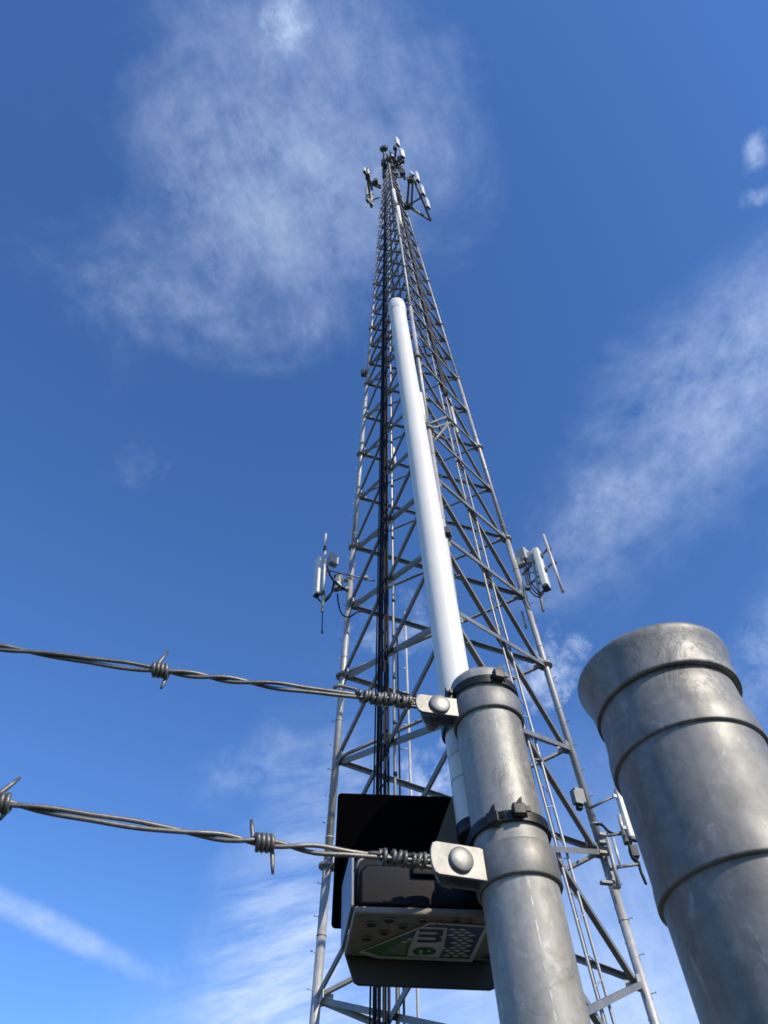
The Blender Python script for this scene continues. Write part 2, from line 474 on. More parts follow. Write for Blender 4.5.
lad = thing('climbing_ladder', 'narrow galvanised ladder with thin rails on the right tower face', 'ladder', facep(0, 1, .5, -EYE, .12))
def lad_t(z):
    ks = [(-2, .70), (3.8, .635), (9.9, .575), (16, .505), (22, .48), (28, .465), (62, .46)]
    for (a, ta), (b, tb) in zip(ks, ks[1:]):
        if z <= b: return ta + (tb - ta) * (z - a) / (b - a)
    return ks[-1][1]
LZ = [-1.2 + i * 1.0 for i in range(62)]
for off in (-.048, .048):
    mb = MB(); mb.tube([facep(0, 1, lad_t(z) + off * (.75 + z / 60), z, .12) for z in LZ], .034, 8); mb.build('rail', M_leg, lad)
mb = MB(); mb.tube([facep(0, 1, lad_t(z) + .012, z, .22) for z in LZ], .03, 8); mb.build('cable', M_cable, lad)
cnt = 0; z = 4; rest = MB()
while z < 60:
    q = MB() if cnt < 60 else rest
    o_ = .048 * (.75 + z / 60)
    q.tube([facep(0, 1, lad_t(z) - o_, z, .12), facep(0, 1, lad_t(z) + o_, z + (.34 if cnt % 2 else 0), .12)], .017, 6)
    if cnt < 60: q.build('rung', M_leg, lad)
    cnt += 1; z += .62
o = rest.build('rung', M_leg, lad); o['kind'] = 'stuff'
cb2 = thing('feeder_cable_run', 'dark flat feeder cables running up the upper right tower face above the ladder', 'cables', facep(0, 1, .47, 28.5, .1))
for i in range(5):
    mb = MB(); mb.tube(wob(0, 1, .45 + .02 * i, 28.6 + .2 * i, 61 - i, .02, 40, .004), .045, 8); mb.build('cable', M_cable, cb2)

# thin far masts seen through the tower
fm = thing('distant_mast', 'thin pale ladder mast standing far behind the left half of the tower', 'mast', aty(417, 1000, 26))
for (p0, p1, r) in (((405, 612), (418, 1010), .05), ((397, 628), (404, 1010), .04)):
    mb = MB(); a = aty(*p0, 25.0); b = aty(*p1, 25.0); d = (b - a) / (a.z - b.z); b = b + d * b.z
    mb.tube([a, b], r, 8); mb.build('pole', M_pipe if r > .045 else M_cable, fm)
for y in (668, 692, 725, 749, 781, 812):
    f = (y - 612) / 398; mb = MB(); mb.tube([aty(397.6 + 7 * f, y, 25), aty(405 + 13 * f, y, 25)], .022, 6); mb.build('rung', M_pipe, fm)

# ------------------------------------------------------------------ antennas on the tower
def panel(name, label, ctr, h, w, d, face, mat_=None, cat='antenna', lean=0, group=None):
    """panel antenna: radome, dark end cap below and back bracket"""
    f = V(face); f.z = 0; f.normalize(); s = f.cross(V((0, 0, 1)))
    up = (V((0, 0, 1)) + f * lean).normalized()
    t = thing(name, label, cat, ctr - up * h / 2, group)
    mb = MB(); mb.box(ctr, w, d, h, s, f, up); mb.build('radome', mat_ or M_panel, t, bevel=min(w, d) * .25)
    mb = MB(); mb.box(ctr - up * (h / 2 + .03), w * .86, d * .86, .06, s, f, up); mb.build('end_cap', M_dark, t)
    mb = MB()
    for q in (-.32, .32): mb.box(ctr + up * h * q - f * (d / 2 + .06), w * .3, .12, .09, s, f, up)
    mb.build('bracket', M_leg, t)
    return t
def rod(mb, a, b, r, n=8): mb.tube([a, b], r, n)
def radio(label, ctr, w, d, h, face):
    f = V(face); f.z = 0; f.normalize(); s = f.cross(V((0, 0, 1)))
    t = thing('radio_unit', label, 'radio', ctr - V((0, 0, h / 2)))
    mb = MB(); mb.box(ctr, w, d, h, s, f); mb.build('housing', M_radio, t, bevel=.03)
    mb = MB()
    n = 7
    for i in range(n): mb.box(ctr - f * (d / 2 + .03) + s * (w * .84 * (i / (n - 1) - .5)), .018, .06, h * .85, s, f)
    mb.build('cooling_fins', M_radio, t)
    mb = MB()
    for q in (-.25, .05, .3): mb.tube([ctr + s * w * q - V((0, 0, h / 2)), ctr + s * w * q - V((0, 0, h / 2 + .1))], .025, 8)
    mb.build('connectors', M_dark, t)
    return t
def cable(name, label, pts, r):
    # smooth by Catmull-Rom
    P = [pts[0]] + list(pts) + [pts[-1]]; out = []
    for i in range(1, len(P) - 2):
        for j in range(8):
            t = j / 8; a, b, c, d = P[i - 1], P[i], P[i + 1], P[i + 2]
            out.append(.5 * ((2 * b) + (c - a) * t + (2 * a - 5 * b + 4 * c - d) * t * t + (3 * b - a - 3 * c + d) * t ** 3))
    out.append(P[-2])
    mb = MB(); mb.tube(out, r, 8)
    return tag(mb.build(name, M_cable), label, 'cable')

# --- left cluster (beside the left leg)
YL = legp(2, 20.4).y
SUNF = V((.5, -.86, 0))
arm = thing('standoff_mount', 'two thin standoff arms reaching out from the left tower leg at mid height', 'bracket', legp(2, 20.2))
mb = MB(); rod(mb, aty(326, 570, YL - .25), aty(375, 581, YL - .1), .03); mb.build('arm', M_brace, arm)
mb = MB(); rod(mb, aty(325, 571, YL - .25), aty(346, 590, YL - .12), .045); mb.build('arm', M_pipe, arm)
mb = MB(); rod(mb, aty(323, 602, YL - .25), aty(334, 590, YL - .2), .04); rod(mb, aty(334, 590, YL - .2), aty(347, 589, YL - .1), .05); mb.build('arm', M_dark, arm)
mb = MB()
for (x, y) in ((328, 571), (346, 580), (347, 589), (366, 578)): mb.box(aty(x, y, YL - .12), .16, .16, .1)
mb.build('clamp', M_leg, arm)
wh = thing('whip_antenna', 'slim pale pole antenna with thin whip tail left of the left tower leg', 'antenna', aty(322.5, 632, YL - .3))
mb = MB(); rod(mb, aty(325.8, 534, YL - .3), aty(322.4, 612, YL - .3), .05, 12); mb.build('mast_pipe', M_pipe, wh)
mb = MB(); rod(mb, aty(322.4, 611, YL - .3), aty(322.2, 631, YL - .3), .017, 8); rod(mb, aty(322.2, 631, YL - .3), aty(322.2, 633, YL - .3), .035, 8); mb.build('whip', M_cable, wh)
mb = MB(); rod(mb, aty(325.2, 547, YL - .3), aty(325.0, 551, YL - .3), .07, 12); rod(mb, aty(323.2, 592, YL - .3), aty(323.1, 596, YL - .3), .08, 12); mb.build('collar', M_dark, wh)
c_ = aty(318.0, 576, YL - .1); h_ = (aty(318, 557, YL - .1) - aty(316, 593, YL - .1)).length
panel('panel_antenna', 'white panel antenna outermost left beside the slim pole with whip tail', c_, h_, .30, .2, (-.75, -.65, 0))
radio('grey boxy radio unit mounted between slim pole antenna and left tower leg', aty(333, 560, YL - .05), .36, .26, .5, (.6, -.8, 0))
radio('small grey radio below the boxy one beside the left tower leg', aty(338, 582, YL - .05), .26, .2, .75, (-.4, -.8, 0))
cable('jumper_cable', 'black jumper cable looping from left radios under the joint into the tower', [aty(337.5, 594, YL - .1), aty(338.5, 604, YL - .12), aty(342, 614, YL - .14), aty(349, 617, YL - .14), aty(358, 612, YL - .1), aty(368, 612, YL), aty(377, 616, YL + .2)], .028)
cable('jumper_cable', 'pale-lit cable sagging between left panel antenna and radio', [aty(327, 566, YL - .3), aty(331, 577, YL - .35), aty(338, 585, YL - .35), aty(346, 590, YL - .2)], .035)
cable('jumper_cable', 'short black cable under the left white panel antenna', [aty(317, 595, YL - .1), aty(319, 600, YL - .15), aty(324, 602, YL - .2), aty(331, 594, YL - .15), aty(335, 575, YL - .1)], .03)

# --- right cluster (beside the right leg)
YR = legp(1, 20.2).y
arm = thing('standoff_mount', 'two dark parallel standoff arms reaching right from the right tower leg', 'bracket', legp(1, 20.2))
for (a, b) in (((522, 575), (550, 547)), ((524, 590), (555, 561))):
    mb = MB(); rod(mb, aty(*a, YR), aty(*b, YR - .5), .045); mb.build('arm', M_brace, arm)
mb = MB(); rod(mb, aty(524, 574, YR - .1), aty(541, 571, YR - .4), .028); mb.build('arm', M_leg, arm)
mb = MB()
for (x, y, w) in ((548.5, 549, .17), (553.5, 562.5, .17), (541, 556, .14), (545, 570, .14), (528, 588, .15)): mb.box(aty(x, y, YR - .47), w, w, w * .9)
mb.build('clamp', M_dark, arm)
mb = MB(); rod(mb, aty(543.3, 535, YR - .55), aty(563, 592, YR - .55), .055, 12)
tag(mb.build('pipe_antenna', M_pipe), 'plain pale pipe clamped at the far right end of both standoff arms', 'pipe')
c_ = aty(541, 568.5, YR - .38); h_ = (aty(536, 550, YR - .38) - aty(545.6, 587, YR - .38)).length
panel('panel_antenna', 'white panel antenna hung on standoff arms right of the right tower leg', c_, h_, .36, .26, (.85, -.5, 0))
mb = MB(); rod(mb, aty(531.5, 556, YR - .25), aty(543.2, 611, YR - .25), .052, 12)
tag(mb.build('mount_pipe', M_pipe), 'pale mounting pipe behind the right white panel, its end sticking out below', 'pipe')
radio('grey finned radio nearest the right tower leg behind the white panel', aty(524.5, 556, YR - .1), .36, .28, .6, (.7, -.7, 0))
radio('smaller grey radio tucked between finned radio and right white panel', aty(531, 558, YR - .2), .2, .24, .55, (.85, -.5, 0))
radio('low dark radio under the standoff arms at the right tower leg', aty(521, 562, YR - .05), .3, .2, .4, (-.5, -.8, 0))
for i, (dx, lb) in enumerate(((0, 'outer black cable loop hanging under the right white panel'), (2.2, 'middle black cable loop hanging under the right white panel'), (4.2, 'inner black cable loop hanging under the right white panel'))):
    cable('jumper_cable', lb, [aty(524 + dx, 566, YR - .1), aty(526 + dx, 580, YR - .2), aty(531 + dx, 592 - dx, YR - .3), aty(538 + dx * .6, 597 - dx, YR - .35), aty(543 + dx * .2, 594 - dx, YR - .35), aty(545, 587, YR - .36)], .026)

# --- lower right cluster (beside the thick post)
YB = legp(1, 11.2).y
jb = thing('junction_box', 'grey junction box strapped to the right tower leg above the lower mount', 'box', aty(578, 806, YB - .25))
mb = MB(); mb.box(aty(578, 797, YB - .2), .3, .26, .42, ax=(.9, .43, 0), ay=(-.43, .9, 0)); mb.build('case', M_boxg, jb, bevel=.02)
mb = MB(); mb.box(aty(578.7, 797, YB - .34), .26, .03, .37, ax=(.9, .43, 0), ay=(-.43, .9, 0)); mb.build('door', M_boxg, jb, bevel=.01)
mb = MB(); mb.box(aty(579.5, 807.5, YB - .2), .14, .14, .12, ax=(.9, .43, 0), ay=(-.43, .9, 0)); mb.build('gland', M_cable, jb)
am = thing('antenna_mount', 'cluster of clamps and standoff pipes on the right tower leg beside the thick post', 'bracket', legp(1, 9.9))
for (a, b, r, mt) in (((588, 809), (619, 794), .035, M_brace), ((600, 838), (628, 831), .04, M_brace), ((611, 868), (640, 864), .04, M_brace),
                  ((607, 838), (619, 886), .05, M_leg), ((613, 838), (621, 868), .035, M_pipe)):
    mb = MB(); rod(mb, aty(*a, YB - .3), aty(*b, YB - .35), r, 10); mb.build('standoff', mt, am)
for (x, y, w, h) in ((604, 843, .36, .08), (604, 853, .34, .1), (607, 883, .4, .09), (613, 868, .26, .12), (603, 835, .3, .1), (617, 887, .2, .08)):
    mb = MB(); mb.box(aty(x, y, YB - .25), w * .85, .14, h * .8, ax=(.96, .28, 0), ay=(-.28, .96, 0)); mb.build('clamp', M_boxg, am, bevel=.01)
c_ = aty(626, 813, YB - .35); h_ = (aty(614.5, 787, YB - .35) - aty(632, 836, YB - .35)).length
panel('panel_antenna', 'narrow pale panel antenna mostly hidden behind the thick galvanised post', c_, h_, .16, .3, (.9, .4, 0))
mb = MB(); rod(mb, aty(619, 815, YB - .4), aty(624, 836, YB - .4), .05, 10)
tag(mb.build('mount_pipe', M_pipe), 'short pale pipe left of the panel that hides behind the thick post', 'pipe')
for i, lb in enumerate(('black cable arching over the lower clamps on the right tower leg', 'black cable tangle left of the thick post, upper strand', 'black cable tangle left of the thick post, lower strand')):
    pts = [[(595, 824), (602, 825), (608, 831), (615, 834), (622, 834)], [(624, 836), (629, 842), (630, 852), (634, 860), (640, 864)], [(628, 840), (632, 856), (638, 862), (641, 872), (646, 884), (643, 876)]][i]
    cable('jumper_cable', lb, [aty(x, y, YB - .32 - .02 * i) for x, y in pts], .035)
for (x, y, lb) in ((627, 838, 'dark upper radio connector block beside thick post edge'), (634, 852, 'dark middle radio connector block beside thick post edge')):
    mb = MB(); mb.box(aty(x, y, YB - .3), .2, .2, .3); mb.tube([aty(x, y, YB - .3) - V((0, 0, .2)), aty(x + 1, y + 4, YB - .3)], .05, 8)
    tag(mb.build('connector_block', M_dark, bevel=.02), lb, 'connector')
mb = MB(); rod(mb, aty(585.5, 830, YB - .3), aty(586.5, 851, YB - .3), .03); tag(mb.build('hanger_rod', M_dark), 'thin dark hanger rod on the inner side of the right tower leg', 'rod')

# --- mid-height mount on the near leg
ym = legp(0, 25).y
nm = thing('leg_mount', 'small pipe frame bolted to the near tower leg right of the white antenna', 'bracket', legp(0, 22))
for (a, b) in (((424, 426), (446, 417)), ((424, 431), (450, 423)), ((428, 428), (446, 440)), ((430, 446), (448, 424))):
    mb = MB(); rod(mb, aty(*a, ym), aty(*b, ym + .4), .05); mb.build('pipe', M_brace, nm)
mb = MB()
for (x, y) in ((428, 437), (431, 446), (433, 452), (429, 430)): mb.box(aty(x, y, ym - .05), .22, .2, .34)
mb.build('clamp', M_dark, nm)
mb = MB(); rod(mb, aty(449, 399, 17.2), aty(459.5, 443, 17.2), .085, 12)
tag(mb.build('omni_antenna', M_pipe), 'pale stick antenna on the right tower face where the feeder cables end', 'antenna')
mb = MB(); rod(mb, aty(419.5, 394, ym - .3), aty(424.5, 424, ym - .3), .1, 12)
tag(mb.build('omni_antenna', M_white), 'white stick antenna just right of the big white antenna tube', 'antenna')
mb = MB(); rod(mb, aty(393, 448, 17.0), aty(395, 466, 17.0), .07, 10)
tag(mb.build('omni_antenna', M_white), 'short white stick antenna beside the pale pipe left of the antenna tube', 'antenna')
mb = MB(); mb.box(aty(445, 533, legp(0, 16).y - .1), .3, .26, .26); tag(mb.build('equipment_box', M_dark, bevel=.02), 'dark little box on the near leg peeking out right of the white tube', 'box')
mb = MB(); mb.box(aty(364, 373, legp(2, 36).y), .3, .25, .45); tag(mb.build('beacon_box', M_dark, bevel=.02), 'small dark box fixed outside the upper left tower leg', 'box')
mb = MB(); mb.tube([aty(522, 612, legp(1, 18).y + .2), aty(526, 628, legp(1, 18).y + .2)], .05, 10); tag(mb.build('pipe_antenna', M_pipe), 'short pale pipe hanging inside the right leg below the standoff arms', 'pipe')

# --- tower top
zs = 60.5
def tz(x, y, z=zs): return atz(x, y, z)
fr = thing('sector_frame', 'triangular dark boom frame carrying white panels right of the tower top', 'frame', tz(408, 206))
A_, B_, C_ = tz(412.8, 177), tz(431, 221), tz(407, 206)
D_ = tz(409, 181); E_ = tz(421.5, 197.5)
for (a, b, r) in ((A_, B_, .09), (C_, B_, .08), (C_ + V((0, 0, .6)), B_, .07), (C_, E_, .07), (C_ + V((.3, 0, .5)), E_, .07), (C_, D_, .09), (C_ + V((.35, 0, 0)), A_, .08), (D_, A_, .07)):
    mb = MB(); rod(mb, a, b, r); mb.build('boom', M_brace, fr)
mb = MB(); mb.box(C_, .4, .4, .8); mb.build('collar', M_dark, fr)
FR = V((.8, -.6, 0))
for (x, y, lb) in ((417.3, 177, 'uppermost of three white panels on the boom frame right of the tower top'), (422.6, 190.5, 'middle of three white panels on the boom frame right of the tower top'), (427.6, 203.5, 'lowest of three white panels on the boom frame right of the tower top')):
    panel('panel_antenna', lb, tz(x, y, zs + 1.0), 2.3, .36, .2, FR)
panel('panel_antenna', 'edge-on white panel with dark back at the upper end of the boom frame', tz(411.5, 174.5, zs + 1.0), 2.0, .2, .3, (.3, -.9, 0), lean=-.15)
mb = MB(); mb.box(tz(410, 180), .42, .36, .8); tag(mb.build('radio_unit', M_dark, bevel=.05), 'dark radio block at the upper end of the right boom frame', 'radio')
fl = thing('sector_frame', 'dark boom frame holding equipment left of the tower top', 'frame', tz(381, 187))
for (a, b, r) in (((381, 188), (371, 184), .1), ((381, 186), (374, 182), .1), ((380, 197), (373, 200), .06), ((366.5, 172), (371.5, 208), .09), ((369, 176), (372, 190), .1), ((372, 183), (377, 179), .09)):
    mb = MB(); rod(mb, tz(*a), tz(*b), r); mb.build('boom', M_brace, fl)
for (x, y, h, mt, lb) in ((364.8, 171, .9, M_panel, 'small white panel tip at the far left of the tower top'), (368.4, 173, 1.2, M_panel, 'second small white panel just right of the far left tip'),
                      (367.5, 195, 3.2, M_radio, 'grey panel seen from behind on the left boom frame'), (371, 199, 3.0, M_radio, 'grey panel beside the tower on the left boom frame')):
    panel('panel_antenna', lb, tz(x, y, zs + .3), h, .34, .22, (-.8, .5, 0), mt)
for (x, y, lb) in ((367.3, 177, 'dark radio block under the white panel tips left of the tower top'), (376, 181, 'dark radio block between left boom frame and tower top')):
    mb = MB(); mb.box(tz(x, y), .3, .3, .7); tag(mb.build('radio_unit', M_dark, bevel=.05), lb, 'radio')
zt = TZ1
dish = thing('microwave_dish', 'dark round microwave dish at the left of the very top', 'dish', atz(384.5, 151, zt + .8))
c_ = atz(384.3, 149.8, zt + 1)
mb = MB(); mb.lathe(c_, V((-.3, -.8, -.1)), [(.0, -.1), (.30, -.1), (.36, .0), (.36, .22), (.33, .28), (.0, .32)], 24); mb.build('drum', M_dark, dish)
mb = MB(); rod(mb, c_, legp(2, zt - .2), .06); mb.build('mount_pole', M_leg, dish)
for (x, y, z, h, w, ln, face, lb) in ((397.4, 142, zt + 2.2, 2.4, .45, 0, (.75, -.65, 0), 'topmost white panel leaning above everything on the tower'), (402.2, 153.5, zt, 2.4, .42, 0, (.6, -.8, 0), 'upright white panel on the right of the very tower top'),
                               (392.3, 155.5, zt + .5, 1.5, .3, 0, (.6, -.8, 0), 'small slanted white panel between the dish and upright panel')):
    panel('panel_antenna', lb, atz(x, y, z), h, w, .22, face, lean=ln)
tm = thing('top_mast', 'dark pipe cluster mounted on the very top of the tower', 'frame', legp(0, zt))
for (a, b, r) in (((394, 162), (396.5, 147), .1), ((400, 166), (402, 156), .1), ((388, 164), (401, 161), .12), ((386, 158), (392, 170), .09), ((392, 158), (402, 170), .1), ((401, 168), (406, 180), .08)):
    mb = MB(); rod(mb, atz(*a, zt), atz(*b, zt), r); mb.build('pipe', M_brace, tm)
for (x, y, lb) in ((395, 148, 'dark block behind the topmost leaning panel'), (402.5, 161, 'dark block beneath the upright top panel'), (394, 160, 'dark block in the middle of the tower top'), (385, 166, 'dark block on the left top leg of the tower'), (397.5, 166.5, 'dark block lowest on the right of the tower top')):
    mb = MB(); mb.box(atz(x, y, zt), .34, .3, .8); tag(mb.build('radio_unit', M_dark, bevel=.05), lb, 'radio')
for (x, y, z, w, h, mt, lb) in ((383.5, 163, zt, .42, 1.1, M_dark, 'dark radio block under the round dish at the tower tip'), (388, 158.5, zt, .4, .9, M_boxg, 'grey radio block right of the round dish at the tower tip'),
        (390.5, 166, zt - 1, .4, 1.2, M_dark, 'dark radio block just below the small slanted top panel'), (399.5, 159, zt, .4, 1.0, M_boxg, 'grey radio block left of the upright top panel'),
        (402.5, 173, zt - 2, .45, 1.2, M_dark, 'dark radio block on the right edge below the tower tip'), (385, 175, zt - 2, .4, 1.3, M_dark, 'dark radio block on the left edge below the tower tip'),
        (396, 173, zt - 2, .4, 1.2, M_boxg, 'grey radio block in the middle below the tower tip')):
    mb = MB(); mb.box(atz(x, y, z), w, w * .8, h)
    for q in (-.2, .2): mb.tube([atz(x, y, z) + V((q * w, 0, -h / 2 + .01)), atz(x, y, z) + V((q * w, .1, -h / 2 - .25))], .03, 6)
    tag(mb.build('radio_unit', mt, bevel=.04), lb, 'radio')
for (a, b, r) in (((382, 170), (403, 166), .07), ((383, 178), (404, 177), .07), ((386, 154), (400, 172), .06), ((403, 158), (388, 172), .06), ((384, 152), (383, 178), .08), ((403, 168), (404, 180), .07), ((390, 150), (391, 164), .06)):
    mb = MB(); rod(mb, atz(*a, zt - .6), atz(*b, zt - .6), r); mb.build('pipe', M_brace, tm)
for i in range(4):
    mb = MB(); mb.tube(wob(1, 2, .3 + .12 * i, 36, 69 - i, .05, 40, .02), .05, 6); mb.build('cable', M_cable, cb2)
for (a, b, lb) in (((393.3, 190), (395.8, 205), 'upper of two white stick antennas along the near leg below the top'), ((397.8, 207), (400.6, 226), 'lower of two white stick antennas along the near leg below the top')):
    yy = legp(0, 55).y - .2
    mb = MB(); rod(mb, aty(*a, yy), aty(*b, yy), .13, 12); tag(mb.build('omni_antenna', M_white), lb, 'antenna')

# ------------------------------------------------------------------ fence posts
RP = .030                                  # 60 mm post
post_top = at(481.5, 688, .742)
def P(h, base=post_top): return base + AX_P * h
def base_h(b): return -b.z / AX_P.z
def dents(amp, seed):
    rnd = random.Random(seed); ks = [(rnd.randint(2, 5), rnd.uniform(10, 60), rnd.uniform(0, 6.28)) for _ in range(4)]
    return lambda a, h: amp * sum(math.sin(k * a + f * h + ph) for k, f, ph in ks) / 4
lp = thing('fence_post', 'slim galvanised fence post with black ties and wire bands in front of the tower', 'post', P(base_h(post_top)))
n_ = 60; hb = base_h(post_top)
prof = [(RP, hb)] + [(RP, -1.0 + i * .016) for i in range(61)]
prof = [p for p in prof if p[1] < -.016] + [(RP, -.016)]
mb = MB(); mb.lathe(post_top, AX_P, prof, 96, dents(.00012, 3)); mb.build('tube', M_post, lp)
mb = MB(); mb.lathe(post_top, AX_P, [(RP + .0002, -.020), (RP + .0009, -.0195), (RP + .0009, -.004), (RP + .0002, .0003), (RP - .003, .0030), (RP - .012, .006), (0, .0075)], 96)
mb.build('cap', M_post, lp)
tc_ = (C0 - P(-.3)); tc_ = (tc_ - AX_P * tc_.dot(AX_P)).normalized(); sd_ = AX_P.cross(tc_)
if sd_.dot(R_) < 0: sd_ = -sd_
rs_ = random.Random(11); a_ = math.radians(14)
mb = MB(); prev = None
for i in range(170):
    h = -.022 - .003 * i; w_ = rs_.uniform(-.010, .010); hw = rs_.uniform(.006, .035)
    a0, a1 = a_ + w_ - hw, a_ + w_ + hw * rs_.uniform(.3, 1)
    cur = [mb.bm.verts.new(P(h) + (tc_ * math.cos(a) + sd_ * math.sin(a)) * (RP + .00016)) for a in (a0, a1)]
    if prev and (i // 3) % 5 not in (1, 3): f = mb.bm.faces.new((prev[0], prev[1], cur[1], cur[0])); f.smooth = True
    prev = cur
mb.build('weld_seam', M_seamz, lp)

gate_top = at(653.5, 678, .69)
GR = 150 / F * .69 / 2                    # rim radius from its apparent width
gp = thing('gate_post', 'thick galvanised steel post with flared rim and stepped collars at right', 'post', gate_top + AX_P * base_h(gate_top))
k = GR
mb = MB()
RX = (AX_P - R_ * .05).normalized(); ro = gate_top - AX_P * .038 + R_ * .0015
mb.lathe(ro, RX, [(k * .80, .002), (k * .934, .000), (k * .938, .003), (k * .938, .009), (k * .944, .016), (k * .960, .024), (k * .988, .030), (k * 1.003, .0335), (k * 1.012, .0365), (k * 1.010, .0395), (k * .995, .041), (k * .96, .040), (k * .92, .036), (k * .89, .02)], 128, dents(.0006, 5))
mb.build('flared_rim', M_gate, gp)
mb = MB(); mb.lathe(gate_top, AX_P, [(k * .80, -.022), (k * .868, -.022), (k * .872, -.050), (k * .880, -.062), (k * .890, -.070), (k * .912, -.077), (k * .922, -.084), (k * .922, -.0925), (k * .918, -.094), (k * .86, -.094)], 128, dents(.0003, 6))
mb.build('collar', M_gate, gp)
mb = MB(); mb.lathe(gate_top, AX_P, [(k * .84, -.085), (k * .880, -.085)] + [(k * .880, -.088 - .008 * i) for i in range(11)] + [(k * .883, -.180), (k * .899, -.187), (k * .908, -.197), (k * .905, -.199), (k * .84, -.199)], 128, dents(.0005, 8))
mb.build('sleeve', M_gate, gp)
mb = MB(); mb.lathe(gate_top, AX_P, [(k * .858, -.18 - .012 * i) for i in range(60)] + [(k * .862, base_h(gate_top))], 128, dents(.0003, 9))
mb.build('tube', M_gate, gp)

# ------------------------------------------------------------------ white antenna tube strapped behind the post
# fixed by its picture position and its contact with the post
AR = .0176
def axpoint(base, y_px):
    """height along the post axis whose picture point has the given y"""
    lo, hi = -1.0, .1
    for _ in range(50):
        mid = (lo + hi) / 2; w = base + AX_P * mid - C0
        yy = 512 - F * w.dot(U_) / w.dot(F_)
        if yy > y_px: lo = mid
        else: hi = mid
    return (lo + hi) / 2
def solve_ant():
    c = P(axpoint(post_top, 832)); e1 = AX_P.cross(V((0, 1, 0))).normalized(); e2 = AX_P.cross(e1)
    best = None
    for i in range(720):
        a = i * PI / 360; p = c + (e1 * math.cos(a) + e2 * math.sin(a)) * (RP + AR + .003); w = p - C0
        if w.dot(F_) < (c - C0).dot(F_): continue
        x = 384 + F * w.dot(R_) / w.dot(F_); y = 512 - F * w.dot(U_) / w.dot(F_)
        e = abs(x - (466 + (y - 780) * .153 + ANT_DX))
        if x < 500 and (best is None or e < best[0]): best = (e, p)
    p = best[1]
    w = p - C0; y = 512 - F * w.dot(U_) / w.dot(F_)
    # slide along the axis until the foot is seen at its height
    for _ in range(60):
        w = p - C0; y = 512 - F * w.dot(U_) / w.dot(F_); p = p + AX_P * (y - 836) * .0006
    return p
ANT_DX = 3.5
ant_bot = solve_ant()
# where its axis passes above
L_ = 1.0
def axis_len(px_, py_):                    # length so that the tip is seen in direction (px, py)
    r = ray(px_, py_).normalized(); w0 = ant_bot - C0
    b = AX_P.dot(r); d = AX_P.dot(w0); e = r.dot(w0)
    return (b * e - d) / (1 - b * b)
L_ = axis_len(395.5, 305)
at_ = thing('tube_antenna', 'long white fibreglass tube antenna strapped upright behind the slim fence post', 'antenna', ant_bot)
mb = MB(); mb.lathe(ant_bot, AX_P, [(AR, .006)] + [(AR, .02 + (L_ - .07) * i / 30) for i in range(31)], 64); mb.build('tube', M_white, at_)
mb = MB(); mb.lathe(ant_bot, AX_P, [(AR, L_ - .052), (AR + .0013, L_ - .050), (AR + .0013, L_ - .008), (AR + .0006, L_ - .003), (AR - .004, L_), (0, L_ + .001)], 64); mb.build('cap', M_white, at_)
mb = MB(); mb.lathe(ant_bot, AX_P, [(0, -.012), (AR * .55, -.012), (AR * .6, -.004), (AR * 1.0, -.003), (AR * 1.06, 0), (AR * 1.06, .009), (AR * .95, .010)], 48); mb.build('end_cap', M_tie, at_)
M_seam = plain('pale_seam', (.5, .5, .48), .5)
for q in (.052, .078):
    mb = MB(); mb.lathe(ant_bot, AX_P, [(AR - .0002, q - .0012), (AR + .0003, q - .001), (AR + .0003, q + .001), (AR - .0002, q + .0012)], 48); mb.build('seam_ring', M_seam, at_)
mb = MB(); mb.lathe(ant_bot, AX_P, [(AR + .0002, .112), (AR + .0022, .113), (AR + .0022, .124), (AR + .0002, .125)], 48); mb.build('clip_ring', M_tie, at_)

